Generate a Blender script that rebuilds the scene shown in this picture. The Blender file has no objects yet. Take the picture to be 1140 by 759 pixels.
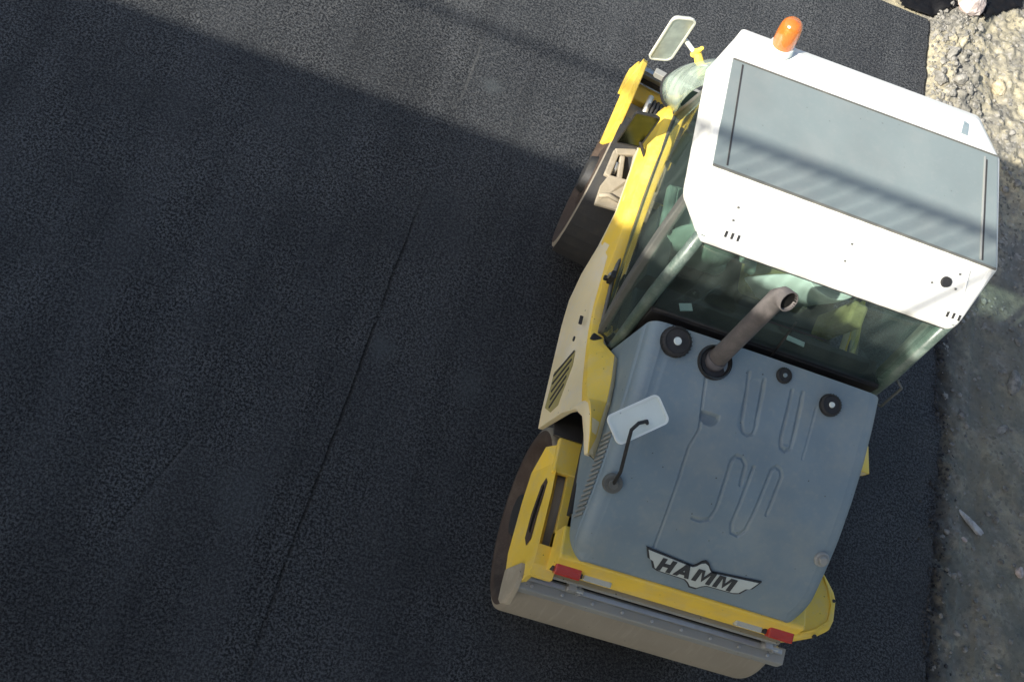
import bpy, math, random
import numpy as np
from mathutils import Vector, Matrix, Euler
random.seed(7); rng = np.random.default_rng(11)
R = math.radians; PI = math.pi
sc = bpy.context.scene; COL = sc.collection

# ------------------------------------------------------------------ objects
def link(o, parent=None):
    COL.objects.link(o)
    if parent: o.parent = parent
    return o
def tag(o, label=None, cat=None, group=None, kind=None):
    if label: o['label'] = label
    if cat: o['category'] = cat
    if group: o['group'] = group
    if kind: o['kind'] = kind
    return o
def empty(name, loc=(0, 0, 0), parent=None):
    o = bpy.data.objects.new(name, None); o.empty_display_size = .2; o.location = loc
    return link(o, parent)
class MB:
    def __init__(s): s.v = []; s.f = []; s.sm = []
    def add(s, vs, fs, smooth=False):
        n = len(s.v); s.v += [tuple(v) for v in vs]
        s.f += [tuple(n + i for i in f) for f in fs]; s.sm += [smooth] * len(fs); return s
    def box(s, c, d, rot=None):
        vs = [Vector((x * d[0] / 2, y * d[1] / 2, z * d[2] / 2)) for x in (-1, 1) for y in (-1, 1) for z in (-1, 1)]
        if rot is not None:
            m = Euler([R(a) for a in rot]).to_matrix(); vs = [m @ v for v in vs]
        vs = [v + Vector(c) for v in vs]
        return s.add(vs, [(0, 1, 3, 2), (4, 6, 7, 5), (0, 4, 5, 1), (2, 3, 7, 6), (0, 2, 6, 4), (1, 5, 7, 3)])
    def cyl(s, a, b, r0, r1=None, n=24, caps=(True, True), smooth=True):
        a = Vector(a); b = Vector(b); r1 = r0 if r1 is None else r1
        d = (b - a).normalized(); u = d.orthogonal().normalized(); w = d.cross(u)
        vs = []
        for p, r in ((a, r0), (b, r1)):
            vs += [p + r * (math.cos(2 * PI * k / n) * u + math.sin(2 * PI * k / n) * w) for k in range(n)]
        s.add(vs, [(k, (k + 1) % n, n + (k + 1) % n, n + k) for k in range(n)], smooth)
        if caps[0]: s.add(vs[:n], [tuple(range(n - 1, -1, -1))])
        if caps[1]: s.add(vs[n:], [tuple(range(n))])
        return s
    def tube(s, pts, r, n=10, cap=True):
        P = [Vector(p) for p in pts]; rs = r if hasattr(r, '__len__') else [r] * len(P)
        vs = []; up = None
        for i, p in enumerate(P):
            t = (P[min(i + 1, len(P) - 1)] - P[max(i - 1, 0)]).normalized()
            if up is None: up = t.orthogonal().normalized()
            up = (up - up.dot(t) * t).normalized(); w = t.cross(up)
            vs += [p + rs[i] * (math.cos(2 * PI * k / n) * up + math.sin(2 * PI * k / n) * w) for k in range(n)]
        fs = [(i * n + k, i * n + (k + 1) % n, (i + 1) * n + (k + 1) % n, (i + 1) * n + k) for i in range(len(P) - 1) for k in range(n)]
        s.add(vs, fs, True)
        if cap: s.add(vs[:n], [tuple(range(n - 1, -1, -1))]); s.add(vs[-n:], [tuple(range(n))])
        return s
    def prism(s, poly, h):            # poly: list of 3-D points (planar), h: extrusion vector
        n = len(poly); P = [Vector(p) for p in poly]; Q = [p + Vector(h) for p in P]
        s.add(P + Q, [tuple(range(n)), tuple(range(2 * n - 1, n - 1, -1))] + [(i, n + i, n + (i + 1) % n, (i + 1) % n) for i in range(n)])
        return s
    def loft(s, rings, closed=True, caps=True, smooth=False):
        n = len(rings[0]); vs = [p for r in rings for p in r]; m = n if closed else n - 1
        fs = [(i * n + k, i * n + (k + 1) % n, (i + 1) * n + (k + 1) % n, (i + 1) * n + k) for i in range(len(rings) - 1) for k in range(m)]
        s.add(vs, fs, smooth)
        if caps and closed:
            s.add(rings[0], [tuple(range(n - 1, -1, -1))]); s.add(rings[-1], [tuple(range(n))])
        return s
    def ball(s, c, r, n=14, m=8, z0=-1., sc_=(1, 1, 1)):
        rings = []
        for j in range(m + 1):
            t = math.asin(z0) + (PI / 2 - math.asin(z0)) * j / m
            rings.append([(c[0] + sc_[0] * r * math.cos(t) * math.cos(2 * PI * k / n), c[1] + sc_[1] * r * math.cos(t) * math.sin(2 * PI * k / n), c[2] + sc_[2] * r * math.sin(t)) for k in range(n)])
        return s.loft(rings, smooth=True, caps=False)
    def build(s, name, mat, parent=None, bevel=0, seg=2, solid=0, sub=0, M=None):
        vs = s.v
        if M is not None: vs = [tuple(M @ Vector(v)) for v in vs]
        me = bpy.data.meshes.new(name); me.from_pydata(vs, [], s.f); me.update()
        for p, q in zip(me.polygons, s.sm): p.use_smooth = q
        import bmesh
        b = bmesh.new(); b.from_mesh(me); bmesh.ops.remove_doubles(b, verts=b.verts, dist=1e-5)
        bmesh.ops.recalc_face_normals(b, faces=b.faces); b.to_mesh(me); b.free()
        me.materials.append(mat)
        o = bpy.data.objects.new(name, me); link(o, parent)
        if solid:
            m = o.modifiers.new('solid', 'SOLIDIFY'); m.thickness = solid; m.offset = 0
        if sub:
            m = o.modifiers.new('sub', 'SUBSURF'); m.levels = m.render_levels = sub
        if bevel:
            m = o.modifiers.new('bevel', 'BEVEL'); m.width = bevel; m.segments = seg; m.limit_method = 'ANGLE'; m.angle_limit = R(28); m.harden_normals = False
        return o
def grid_obj(name, X, Y, Z, mat, parent=None, smooth=True):
    ny, nx = X.shape
    co = np.stack([X, Y, Z], -1).reshape(-1, 3).astype(np.float32)
    i = np.arange(ny * nx).reshape(ny, nx)
    f = np.stack([i[:-1, :-1], i[:-1, 1:], i[1:, 1:], i[1:, :-1]], -1).reshape(-1, 4)
    me = bpy.data.meshes.new(name)
    me.vertices.add(len(co)); me.vertices.foreach_set('co', co.ravel())
    me.loops.add(f.size); me.loops.foreach_set('vertex_index', f.ravel().astype(np.int32))
    me.polygons.add(len(f)); me.polygons.foreach_set('loop_start', (np.arange(len(f)) * 4).astype(np.int32))
    me.polygons.foreach_set('use_smooth', np.full(len(f), smooth)); me.update(calc_edges=True); me.validate()
    me.materials.append(mat)
    o = bpy.data.objects.new(name, me); return link(o, parent)

# ------------------------------------------------------------------ noise (numpy value noise)
_T = rng.random((256, 256))
def vn(x, y, s, o=0.):
    x = x * s + 37.1 + o; y = y * s + 11.7 + o * 1.7
    xi = np.floor(x).astype(int); yi = np.floor(y).astype(int); fx = x - xi; fy = y - yi
    fx = fx * fx * (3 - 2 * fx); fy = fy * fy * (3 - 2 * fy)
    g = lambda a, b: _T[a % 256, b % 256]
    return (g(xi, yi) * (1 - fx) + g(xi + 1, yi) * fx) * (1 - fy) + (g(xi, yi + 1) * (1 - fx) + g(xi + 1, yi + 1) * fx) * fy - .5
def fbm(x, y, s, n=4, o=0., g=.5):
    r = 0; a = 1
    for k in range(n): r = r + a * vn(x, y, s * 2 ** k, o + 5.3 * k); a *= g
    return r
def sstep(a, b, x):
    t = np.clip((x - a) / (b - a), 0, 1); return t * t * (3 - 2 * t)

# ------------------------------------------------------------------ materials
class NT:
    def __init__(s, name):
        m = bpy.data.materials.new(name); m.use_nodes = True; s.m = m; s.t = m.node_tree; s.t.nodes.clear()
        s.out = s.n('ShaderNodeOutputMaterial'); s.co = s.n('ShaderNodeTexCoord').outputs['Object']
        s.geo = s.n('ShaderNodeNewGeometry').outputs['Position']
    def n(s, typ, **k):
        o = s.t.nodes.new(typ)
        for a, b in k.items(): setattr(o, a, b)
        return o
    def l(s, a, b): s.t.links.new(a, b)
    def noise(s, scale, detail=4, rough=.55, vec=None, dist=0):
        n = s.n('ShaderNodeTexNoise'); n.inputs['Scale'].default_value = scale; n.inputs['Detail'].default_value = detail
        n.inputs['Roughness'].default_value = rough; n.inputs['Distortion'].default_value = dist; s.l(vec or s.geo, n.inputs['Vector']); return n.outputs['Fac']
    def voro(s, scale, feat='F1', out='Distance', vec=None):
        n = s.n('ShaderNodeTexVoronoi', feature=feat); n.inputs['Scale'].default_value = scale; s.l(vec or s.geo, n.inputs['Vector']); return n.outputs[out]
    def ramp(s, fac, a, b, ca=(0, 0, 0), cb=(1, 1, 1)):
        n = s.n('ShaderNodeMapRange', interpolation_type='SMOOTHSTEP'); s.l(fac, n.inputs[0]); n.inputs[1].default_value = a; n.inputs[2].default_value = b
        return s.mix(n.outputs[0], ca, cb)
    def mix(s, fac, a, b, mode='MIX'):
        n = s.n('ShaderNodeMix', data_type='RGBA', blend_type=mode)
        for k, v in ((0, fac), (6, a), (7, b)):
            if isinstance(v, (int, float)): n.inputs[k].default_value = v
            elif isinstance(v, tuple): n.inputs[k].default_value = (*v, 1)
            else: s.l(v, n.inputs[k])
        return n.outputs[2]
    def math(s, op, a, b=0., c=None):
        n = s.n('ShaderNodeMath', operation=op)
        for k, v in ((0, a), (1, b), (2, c)):
            if v is None: continue
            if isinstance(v, (int, float)): n.inputs[k].default_value = v
            else: s.l(v, n.inputs[k])
        return n.outputs[0]
    def bsdf(s, col, rough=.5, metal=0., bump=None, bs=.3, bd=.01, spec=.5, coat=0.):
        p = s.n('ShaderNodeBsdfPrincipled')
        for k, v in (('Base Color', col), ('Roughness', rough), ('Metallic', metal), ('Specular IOR Level', spec), ('Coat Weight', coat)):
            if isinstance(v, (int, float)): p.inputs[k].default_value = v
            elif isinstance(v, tuple): p.inputs[k].default_value = (*v, 1)
            else: s.l(v, p.inputs[k])
        if bump is not None:
            b = s.n('ShaderNodeBump'); b.inputs['Strength'].default_value = bs; b.inputs['Distance'].default_value = bd
            s.l(bump, b.inputs['Height']); s.l(b.outputs[0], p.inputs['Normal'])
        s.l(p.outputs[0], s.out.inputs[0]); return p
def paint(name, col, rough=.4, dust=.35, dcol=(.36, .32, .25), scale=6, metal=0., coat=0., spec=.5, streak=0.):
    t = NT(name)
    a = t.noise(scale, 8, .65); b = t.noise(scale * 9, 4, .6)
    f = t.math('MULTIPLY', t.ramp(a, .42, .75), dust)
    f2 = t.math('MULTIPLY', t.ramp(b, .5, .75), dust * .6)
    c = t.mix(f, col, dcol); c = t.mix(f2, c, dcol)
    v = t.noise(2.2, 3, .5); c = t.mix(t.ramp(v, .3, .7), c, t.mix(.14, c, (.02, .02, .02)))
    sp = t.voro(55); c = t.mix(t.math('MULTIPLY', t.ramp(sp, .03, .09, (1, 1, 1), (0, 0, 0)), .35 * min(1, dust * 2.5)), c, tuple(x * .35 for x in dcol))
    tar = t.voro(13); c = t.mix(t.math('MULTIPLY', t.ramp(t.math('ADD', tar, t.math('MULTIPLY', b, .12)), .10, .125, (1, 1, 1), (0, 0, 0)), min(.8, dust * 1.6) * (0. if dust < .2 else 1.)), c, (.03, .028, .025))
    if streak:
        w = t.n('ShaderNodeMapping'); w.inputs['Scale'].default_value = (14, 1.2, 1.2); t.l(t.geo, w.inputs[0])
        sk = t.noise(3, 5, .6, w.outputs[0]); c = t.mix(t.math('MULTIPLY', t.ramp(sk, .5, .72), streak), c, dcol)
    r = t.math('ADD', t.math('MULTIPLY', a, .35), rough - .1)
    t.bsdf(c, r, metal, t.noise(scale * 25, 3), .12, .002, spec, coat); return t.m

M_yellow = paint('yellow_paint', (.95, .645, .075), .45, .36, (.66, .54, .32), 7)
M_side = paint('dusty_yellow_side', (.86, .72, .42), .6, .8, (.76, .70, .58), 4)
M_hood = paint('grey_blue_paint', (.205, .268, .295), .42, .52, (.33, .35, .31), 3.2, spec=.5)
M_roofgrey = paint('grey_roof_coating', (.185, .222, .218), .5, .2, (.3, .3, .28), 4)
M_white = paint('white_fibreglass', (.80, .80, .745), .35, .24, (.55, .52, .45), 5)
M_tread = paint('dusty_drum_steel', (.30, .26, .195), .62, .6, (.33, .29, .22), 4, streak=.8)
M_rust = paint('rusty_drum_side', (.060, .038, .026), .75, .5, (.14, .11, .08), 9)
M_black = paint('black_rubber', (.018, .018, .018), .6, .3, (.10, .09, .08), 10)
M_fender = paint('dusty_black_fender', (.060, .054, .047), .7, .5, (.11, .10, .085), 12)
M_dark = paint('dark_machine_steel', (.030, .030, .030), .6, .4, (.09, .08, .06), 12)
M_beam = paint('grey_galvanised_beam', (.34, .345, .32), .5, .55, (.38, .35, .29), 9, metal=.25)
M_beige = paint('dusty_beige_steel', (.40, .34, .24), .65, .6, (.52, .45, .34), 14)
M_pipe = paint('burnt_exhaust_steel', (.125, .112, .105), .7, .5, (.24, .205, .19), 16, metal=.2)
M_plastic = paint('light_grey_plastic', (.72, .80, .75), .35, .2, (.5, .5, .45), 8)
M_rim = paint('pale_mirror_rim', (.62, .62, .54), .5, .2, (.5, .48, .4), 12)
M_seat = paint('green_grey_seat_vinyl', (.20, .27, .21), .6, .1, (.3, .3, .25), 6)
M_pale = paint('pale_mint_plastic', (.86, .90, .82), .35, .08, (.6, .6, .5), 6)
M_pgreen = paint('post_reflection_green', (.085, .125, .10), .3, .3, (.5, .55, .48), 8, coat=.4)  # green of the curved glass reflection put into the post colour
M_olived = paint('dusty_olive_mesh', (.36, .30, .10), .7, .5, (.40, .34, .22), 20)
M_skyface = paint('sky_reflection_white', (.84, .88, .76), .75, .2, (.7, .7, .6), 8, spec=.15)  # sky reflection of the lying mirror painted as chalky white
M_rim2 = paint('white_mirror_rim', (.90, .92, .82), .7, .15, (.7, .7, .6), 8, spec=.15)
M_holeshade = paint('opening_shade_black', (.006, .006, .006), .9, .05, spec=.1)  # near-black shade painted inside the pipe mouth and arm slot
M_olive = paint('olive_seat_fabric', (.27, .25, .10), .8, .5, (.12, .13, .05), 40)
M_int = paint('dark_green_cab_trim', (.022, .030, .026), .6, .2, (.09, .10, .08), 8)
M_post = paint('grey_cab_post', (.115, .118, .105), .5, .35, (.26, .24, .20), 10)
M_chrome = paint('worn_bright_metal', (.55, .55, .52), .3, .2, (.3, .28, .25), 12, metal=.7)
M_conc = paint('bridge_concrete', (.33, .32, .30), .85, .3, (.22, .21, .20), 1.5)
M_railm = paint('painted_bridge_railing', (.12, .20, .17), .5, .2, (.3, .3, .28), 5)
M_blacklet = paint('black_emblem_paint', (.02, .02, .02), .4, .05)
M_emb = paint('white_emblem_paint', (.58, .62, .56), .4, .12)
def lens(name, col, tr=.25):
    t = NT(name); p = t.bsdf(col, .18, 0, t.voro(70), .5, .002, .6); p.inputs['Transmission Weight'].default_value = tr
    p.inputs['Coat Weight'].default_value = .5; return t.m
M_orange = lens('orange_beacon_lens', (.82, .25, .04), tr=.5); M_red = lens('red_lamp_lens', (.66, .055, .03)); M_clear = lens('clear_lamp_lens', (.65, .68, .62))
def mirror_m():
    t = NT('mirror_glass'); t.bsdf(t.mix(t.ramp(t.noise(12, 4), .4, .8), (.30, .33, .32), (.42, .46, .43)), .35, .35); return t.m  # grey road reflection put into the base colour
M_mirror = mirror_m()
def mirror_d():
    t = NT('dark_reflection_face'); t.bsdf(t.mix(t.ramp(t.noise(12, 4), .4, .8), (.035, .05, .042), (.07, .08, .06)), .25, 1.); return t.m  # dark reflection painted into the mirror colour
M_mirrord = mirror_d()
def glass(name, tint, dust, dcol=(.50, .54, .46)):
    t = NT(name)
    tr = t.n('ShaderNodeBsdfTransparent'); tr.inputs[0].default_value = (*tint, 1)
    gl = t.n('ShaderNodeBsdfGlossy'); gl.inputs['Roughness'].default_value = .06; gl.inputs[0].default_value = (.9, 1, .94, 1)
    fr = t.n('ShaderNodeFresnel'); fr.inputs[0].default_value = 1.5
    bf = t.n('ShaderNodeNewGeometry').outputs['Backfacing']; a = t.n('ShaderNodeMixShader'); t.l(t.math('MULTIPLY', fr.outputs[0], t.math('SUBTRACT', 1., bf)), a.inputs[0]); t.l(tr.outputs[0], a.inputs[1]); t.l(gl.outputs[0], a.inputs[2])
    df = t.n('ShaderNodeBsdfDiffuse'); df.inputs[0].default_value = (*dcol, 1)
    mp = t.n('ShaderNodeMapping'); mp.inputs['Scale'].default_value = (6, 6, 1.2); t.l(t.geo, mp.inputs[0])
    d = t.ramp(t.noise(1.4, 6, .6, mp.outputs[0]), .3, .8)
    f = t.math('MULTIPLY_ADD', d, dust * .9, dust * .45)
    b = t.n('ShaderNodeMixShader'); t.l(f, b.inputs[0]); t.l(a.outputs[0], b.inputs[1]); t.l(df.outputs[0], b.inputs[2])
    t.l(b.outputs[0], t.out.inputs[0]); return t.m
M_glass = glass('green_tinted_glass', (.83, .90, .88), .045, (.42, .50, .46)); M_glassd = glass('dusty_windshield_glass', (.80, .92, .86), .46, (.66, .74, .64))

# ---- asphalt
def asphalt():
    t = NT('fresh_asphalt')
    sx = t.n('ShaderNodeSeparateXYZ'); t.l(t.geo, sx.inputs[0]); x, y = sx.outputs[0], sx.outputs[1]
    g1 = t.noise(58, 4, .8); g2 = t.voro(120, 'F1', 'Color'); gs = t.n('ShaderNodeSeparateXYZ'); t.l(g2, gs.inputs[0])
    g3 = t.voro(48, 'F1', 'Color'); g3s = t.n('ShaderNodeSeparateXYZ'); t.l(g3, g3s.inputs[0])
    big = t.noise(.9, 4, .55); med = t.noise(4.5, 5, .6)
    mp = t.n('ShaderNodeMapping'); mp.inputs['Scale'].default_value = (3.2, .16, 1); t.l(t.geo, mp.inputs[0]); lap = t.noise(1., 4, .6, mp.outputs[0])
    coarse = t.ramp(t.noise(1.3, 5, .65), .38, .62)
    cf = t.mix(t.ramp(g1, .42, .60), (.014, .0155, .0175), (.096, .100, .102)); cc_ = t.mix(t.ramp(g1, .45, .58), (.006, .0066, .0078), (.128, .132, .134))
    c = t.mix(coarse, cf, cc_)
    ag = t.ramp(gs.outputs[0], .82, .98); c = t.mix(t.math('MULTIPLY', ag, .45), c, (.17, .17, .16))
    c = t.mix(t.math('MULTIPLY', t.ramp(g3s.outputs[0], .955, .98), .22), c, (.18, .178, .17))
    c = t.mix(t.math('MULTIPLY', t.ramp(big, .35, .7), .50), c, t.mix(.6, c, (.008, .009, .012)))
    c = t.mix(t.math('MULTIPLY', t.ramp(lap, .46, .64), .35), c, t.mix(.5, c, (.012, .012, .014)))
    c = t.mix(t.math('MULTIPLY', t.ramp(lap, .36, .52, (1, 1, 1), (0, 0, 0)), .20), c, (.075, .077, .08))
    c = t.mix(t.math('MULTIPLY', t.ramp(med, .55, .8), .2), c, (.065, .068, .07))
    wob = t.math('MULTIPLY_ADD', t.noise(1.3, 3), .05, -.025); wob = t.math('ADD', wob, t.math('MULTIPLY_ADD', t.noise(22, 3), .010, -.005))
    d = t.math('ADD', x, t.math('ADD', t.math('MULTIPLY_ADD', y, -.040, 2.065), wob))
    lane = t.ramp(d, 0.0, .04); c = t.mix(t.math('MULTIPLY', lane, .26), c, t.mix(.5, c, (.055, .060, .066)))
    mask = t.ramp(t.math('ABSOLUTE', d), .004, .016, (1, 1, 1), (0, 0, 0))
    fy = t.math('MULTIPLY', t.ramp(y, -4.4, -1.2), t.ramp(y, .2, 1.3, (1, 1, 1), (0, 0, 0)))
    mask = t.math('MULTIPLY', t.math('MULTIPLY', mask, fy), t.ramp(t.noise(18, 4), .30, .55))
    ml = t.math('MULTIPLY', t.ramp(t.math('ABSOLUTE', t.math('ADD', d, -.02)), .0, .02, (1, 1, 1), (0, 0, 0)), t.math('MULTIPLY', t.ramp(y, 1.8, 2.1), t.ramp(y, 2.3, 2.6, (1, 1, 1), (0, 0, 0))))
    c = t.mix(t.math('MULTIPLY', ml, .35), c, (.15, .15, .14))
    d2 = t.math('ADD', t.math('ADD', x, t.math('MULTIPLY', y, -.36)), t.math('ADD', 2.475, t.math('MULTIPLY', wob, .5)))
    m2 = t.ramp(t.math('ABSOLUTE', d2), .002, .014, (1, 1, 1), (0, 0, 0))
    fy2 = t.math('MULTIPLY', t.ramp(y, -2.6, -1.9), t.ramp(y, -1.6, -1.35, (1, 1, 1), (0, 0, 0)))
    m2 = t.math('MULTIPLY', m2, fy2)
    mk = t.math('MAXIMUM', mask, t.math('MULTIPLY', m2, .45))
    c = t.mix(t.math('MULTIPLY', mk, .68), c, (.007, .007, .008))
    side = t.math('MULTIPLY', t.math('MULTIPLY', t.ramp(d2, 0, .03), t.ramp(d2, .05, .9, (1, 1, 1), (0, 0, 0))), fy2)
    c = t.mix(t.math('MULTIPLY', side, .3), c, (.07, .072, .072))
    hl = t.math('MULTIPLY', t.ramp(t.math('ABSOLUTE', t.math('ADD', d2, -.012)), .0, .012, (1, 1, 1), (0, 0, 0)), t.math('MULTIPLY', t.ramp(y, -1.8, -1.6), t.ramp(y, -1.42, -1.36, (1, 1, 1), (0, 0, 0))))
    c = t.mix(t.math('MULTIPLY', hl, .45), c, (.13, .13, .125))
    for bx, by, br_, ba in ((-1.99, -.40, .16, .5), (-1.31, -.5, .20, .35), (-2.57, -1.77, .30, .3), (-1.78, 2.09, .12, .5)):
        dd = t.math('SQRT', t.math('ADD', t.math('POWER', t.math('ABSOLUTE', t.math('SUBTRACT', x, bx)), 2.), t.math('POWER', t.math('ABSOLUTE', t.math('SUBTRACT', y, by)), 2.)))
        dd = t.math('ADD', dd, t.math('MULTIPLY_ADD', med, .3, -.15)); c = t.mix(t.math('MULTIPLY', t.ramp(dd, 0., br_, (1, 1, 1), (0, 0, 0)), ba * 1.4), c, (.075, .083, .085))
    # loose dust blown from the verge near the right edge
    de = t.math('MULTIPLY', t.ramp(x, 2.05, 2.7), t.ramp(med, .35, .7)); c = t.mix(t.math('MULTIPLY', de, .35), c, (.10, .095, .08))
    h = t.math('ADD', t.math('MULTIPLY', g1, 1.), t.math('MULTIPLY', gs.outputs[1], .5)); h = t.math('SUBTRACT', h, t.math('MULTIPLY', mk, 1.5))
    t.bsdf(c, t.math('MULTIPLY_ADD', g1, .35, .42), 0, h, 1.0, .012, .16); return t.m
M_asph = asphalt()
def dirt(name='verge_dirt'):
    t = NT(name)
    a = t.noise(1.7, 6, .6, dist=.6); b = t.noise(14, 5, .7); c1 = t.voro(38, 'F1', 'Color'); cs = t.n('ShaderNodeSeparateXYZ'); t.l(c1, cs.inputs[0])
    c = t.mix(t.ramp(a, .38, .62), (.22, .21, .18), (.48, .425, .28))
    c = t.mix(t.ramp(b, .40, .68), t.mix(.5, c, (.12, .115, .10)), c)
    c = t.mix(t.math('MULTIPLY', t.ramp(cs.outputs[0], .8, .95), .4), c, (.42, .40, .36))
    c = t.mix(t.math('MULTIPLY', t.ramp(cs.outputs[1], .8, .95), .6), c, (.06, .06, .055))
    sx = t.n('ShaderNodeSeparateXYZ'); t.l(t.geo, sx.inputs[0])
    # verge under bridge shade painted darker, browner; asphalt spill by the road edge
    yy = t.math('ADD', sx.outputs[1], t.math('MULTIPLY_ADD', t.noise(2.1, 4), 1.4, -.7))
    shade_mask = t.ramp(t.math('MULTIPLY', yy, .2), .38, .52, (1, 1, 1), (0, 0, 0))
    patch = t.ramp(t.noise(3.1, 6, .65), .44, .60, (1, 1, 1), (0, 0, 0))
    c = t.mix(t.math('MULTIPLY', shade_mask, .85), c, t.mix(.62, c, (.235, .215, .165), 'MIX'))
    c = t.mix(t.math('MULTIPLY', t.math('MULTIPLY', shade_mask, patch), .55), c, (.13, .13, .105))
    sp = t.ramp(t.math('ADD', sx.outputs[0], t.math('MULTIPLY_ADD', b, .22, -.11)), 2.50, 2.86, (1, 1, 1), (0, 0, 0))
    c = t.mix(t.math('MULTIPLY', t.math('MULTIPLY', sp, shade_mask), .8), c, (.030, .029, .031))
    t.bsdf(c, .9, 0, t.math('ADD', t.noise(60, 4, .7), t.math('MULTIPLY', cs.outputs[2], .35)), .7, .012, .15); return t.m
M_dirt = dirt()
def stone(name, a, b):
    t = NT(name); n = t.noise(16, 6, .65); c = t.mix(t.ramp(n, .35, .68), a, b); t.bsdf(c, .85, 0, t.noise(45, 4), .6, .01, .25); return t.m
M_stg = stone('grey_limestone', (.14, .135, .12), (.30, .285, .25)); M_stb = stone('sandy_stone', (.30, .25, .16), (.52, .44, .30)); M_stp = stone('pinkish_stone', (.36, .29, .25), (.60, .51, .46))
M_crumb = stone('asphalt_crumb', (.03, .03, .031), (.085, .083, .080))

# ------------------------------------------------------------------ ground
xs = np.concatenate([[-300, -120, -50, -20, -8, -3, 0, 1, 1.6], np.arange(1.9, 5.0, .016), [5.3, 6, 8, 14, 30, 80, 300]])
ys = np.concatenate([[-300, -120, -50, -20, -9, -5], np.arange(-3.6, 7.2, .02), [8, 10, 16, 30, 80, 300]])
X, Y = np.meshgrid(xs, ys)
edge = lambda y: 2.56 - .02 * np.clip(y, -5, .5) * -1 * 0 - .115 * np.clip(y - .3, 0, 3.4)
E_ = edge(Y)
inside = (X > 1.8) & (X < 5.1) & (Y > -4) & (Y < 7.4)
Z = -.075 + 0 * X
amp = sstep(0, .25, X - E_)
lumpy = sstep(1.8, 3.4, Y)                                  # the sunlit far verge is coarser
Z += amp * (.055 * fbm(X, Y, 2.2, 3, 1) + (.020 + .045 * lumpy) * fbm(X, Y, 7, 4, 3, .55) + (.008 + .008 * lumpy) * np.abs(fbm(X, Y, 26, 2, 9)) + .03)
# broken lumpy ridge beside the far road edge
Z += .11 * lumpy * sstep(.02, .1, X - E_) * (1 - sstep(.35, .8, X - E_)) * (.5 + 1.3 * np.abs(fbm(X, Y, 9, 3, 12)))
# loose windrow of crumbled mix beside the near road edge
rd = np.abs(X - E_ - .06)
Z += (1 - sstep(.0, .22, rd)) * (1 - lumpy) * (.035 + .10 * fbm(X, Y, 9, 4, 20))
# rut left by a wheel along the verge
Z -= .022 * (1 - sstep(.05, .11, np.abs(X - 2.92 - .02 * Y))) * (1 - lumpy) * (Y < 3)
# excavated hollows where the verge and the mat end at the far side
def pit(cx, cy, rx, ry, dep):
    q = np.sqrt(((X - cx) / rx) ** 2 + ((Y - cy) / ry) ** 2) + .12 * fbm(X, Y, 6, 2, 31)
    return -dep * (1 - sstep(.90, 1.03, q))
Z += np.where(inside & (X < -9), pit(2.12, 5.18, .36, .56, .9) + pit(2.86, 5.38, .26, .42, .5), 0)
Z[~inside] = np.where(Z[~inside] < -.3, Z[~inside], -.075)
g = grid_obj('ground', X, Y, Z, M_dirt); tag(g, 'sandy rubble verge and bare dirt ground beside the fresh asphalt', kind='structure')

# near-black patches added for the dark shade beyond the mat's far corner
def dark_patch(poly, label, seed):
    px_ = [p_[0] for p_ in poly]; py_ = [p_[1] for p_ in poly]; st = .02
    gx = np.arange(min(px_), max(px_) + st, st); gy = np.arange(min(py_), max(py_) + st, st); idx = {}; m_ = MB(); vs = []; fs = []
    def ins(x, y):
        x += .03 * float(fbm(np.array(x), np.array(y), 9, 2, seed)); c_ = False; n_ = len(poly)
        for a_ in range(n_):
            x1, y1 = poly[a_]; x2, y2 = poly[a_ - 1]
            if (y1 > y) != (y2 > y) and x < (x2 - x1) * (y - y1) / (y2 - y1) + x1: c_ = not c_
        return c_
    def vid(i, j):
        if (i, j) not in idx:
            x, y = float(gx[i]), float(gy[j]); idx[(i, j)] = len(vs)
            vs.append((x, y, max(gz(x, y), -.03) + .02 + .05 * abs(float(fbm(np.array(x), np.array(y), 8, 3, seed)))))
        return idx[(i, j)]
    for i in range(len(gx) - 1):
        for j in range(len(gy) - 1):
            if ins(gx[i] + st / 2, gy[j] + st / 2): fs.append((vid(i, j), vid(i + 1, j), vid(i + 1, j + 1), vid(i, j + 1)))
    m_.add(vs, fs, True); o_ = m_.build('shade_patch', M_shade_patch, solid=.006); tag(o_, label, 'shade patch')
def gz(x, y):
    i = np.searchsorted(ys, y); j = np.searchsorted(xs, x); return float(Z[min(i, len(ys) - 1), min(j, len(xs) - 1)])
_t = NT('shade_patch_black'); _t.bsdf((.007, .007, .008), .65, 0, _t.noise(9, 4), .4, .02, .12); M_shade_patch = _t.m  # near-black colour carries the shade of the two added patches
dark_patch([(1.86, 4.73), (2.20, 4.735), (2.30, 4.84), (2.46, 4.93), (2.52, 5.3), (2.4, 5.8), (1.9, 5.9), (1.72, 5.3)], 'near-black patch standing in for shade just beyond the far corner of the asphalt', 3)
dark_patch([(2.68, 5.00), (2.76, 4.93), (2.90, 5.10), (3.05, 5.24), (3.22, 5.36), (3.15, 5.9), (2.72, 5.8)], 'smaller pointed near-black patch standing in for shade at the top right, beside the pinkish stone', 8)
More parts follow.
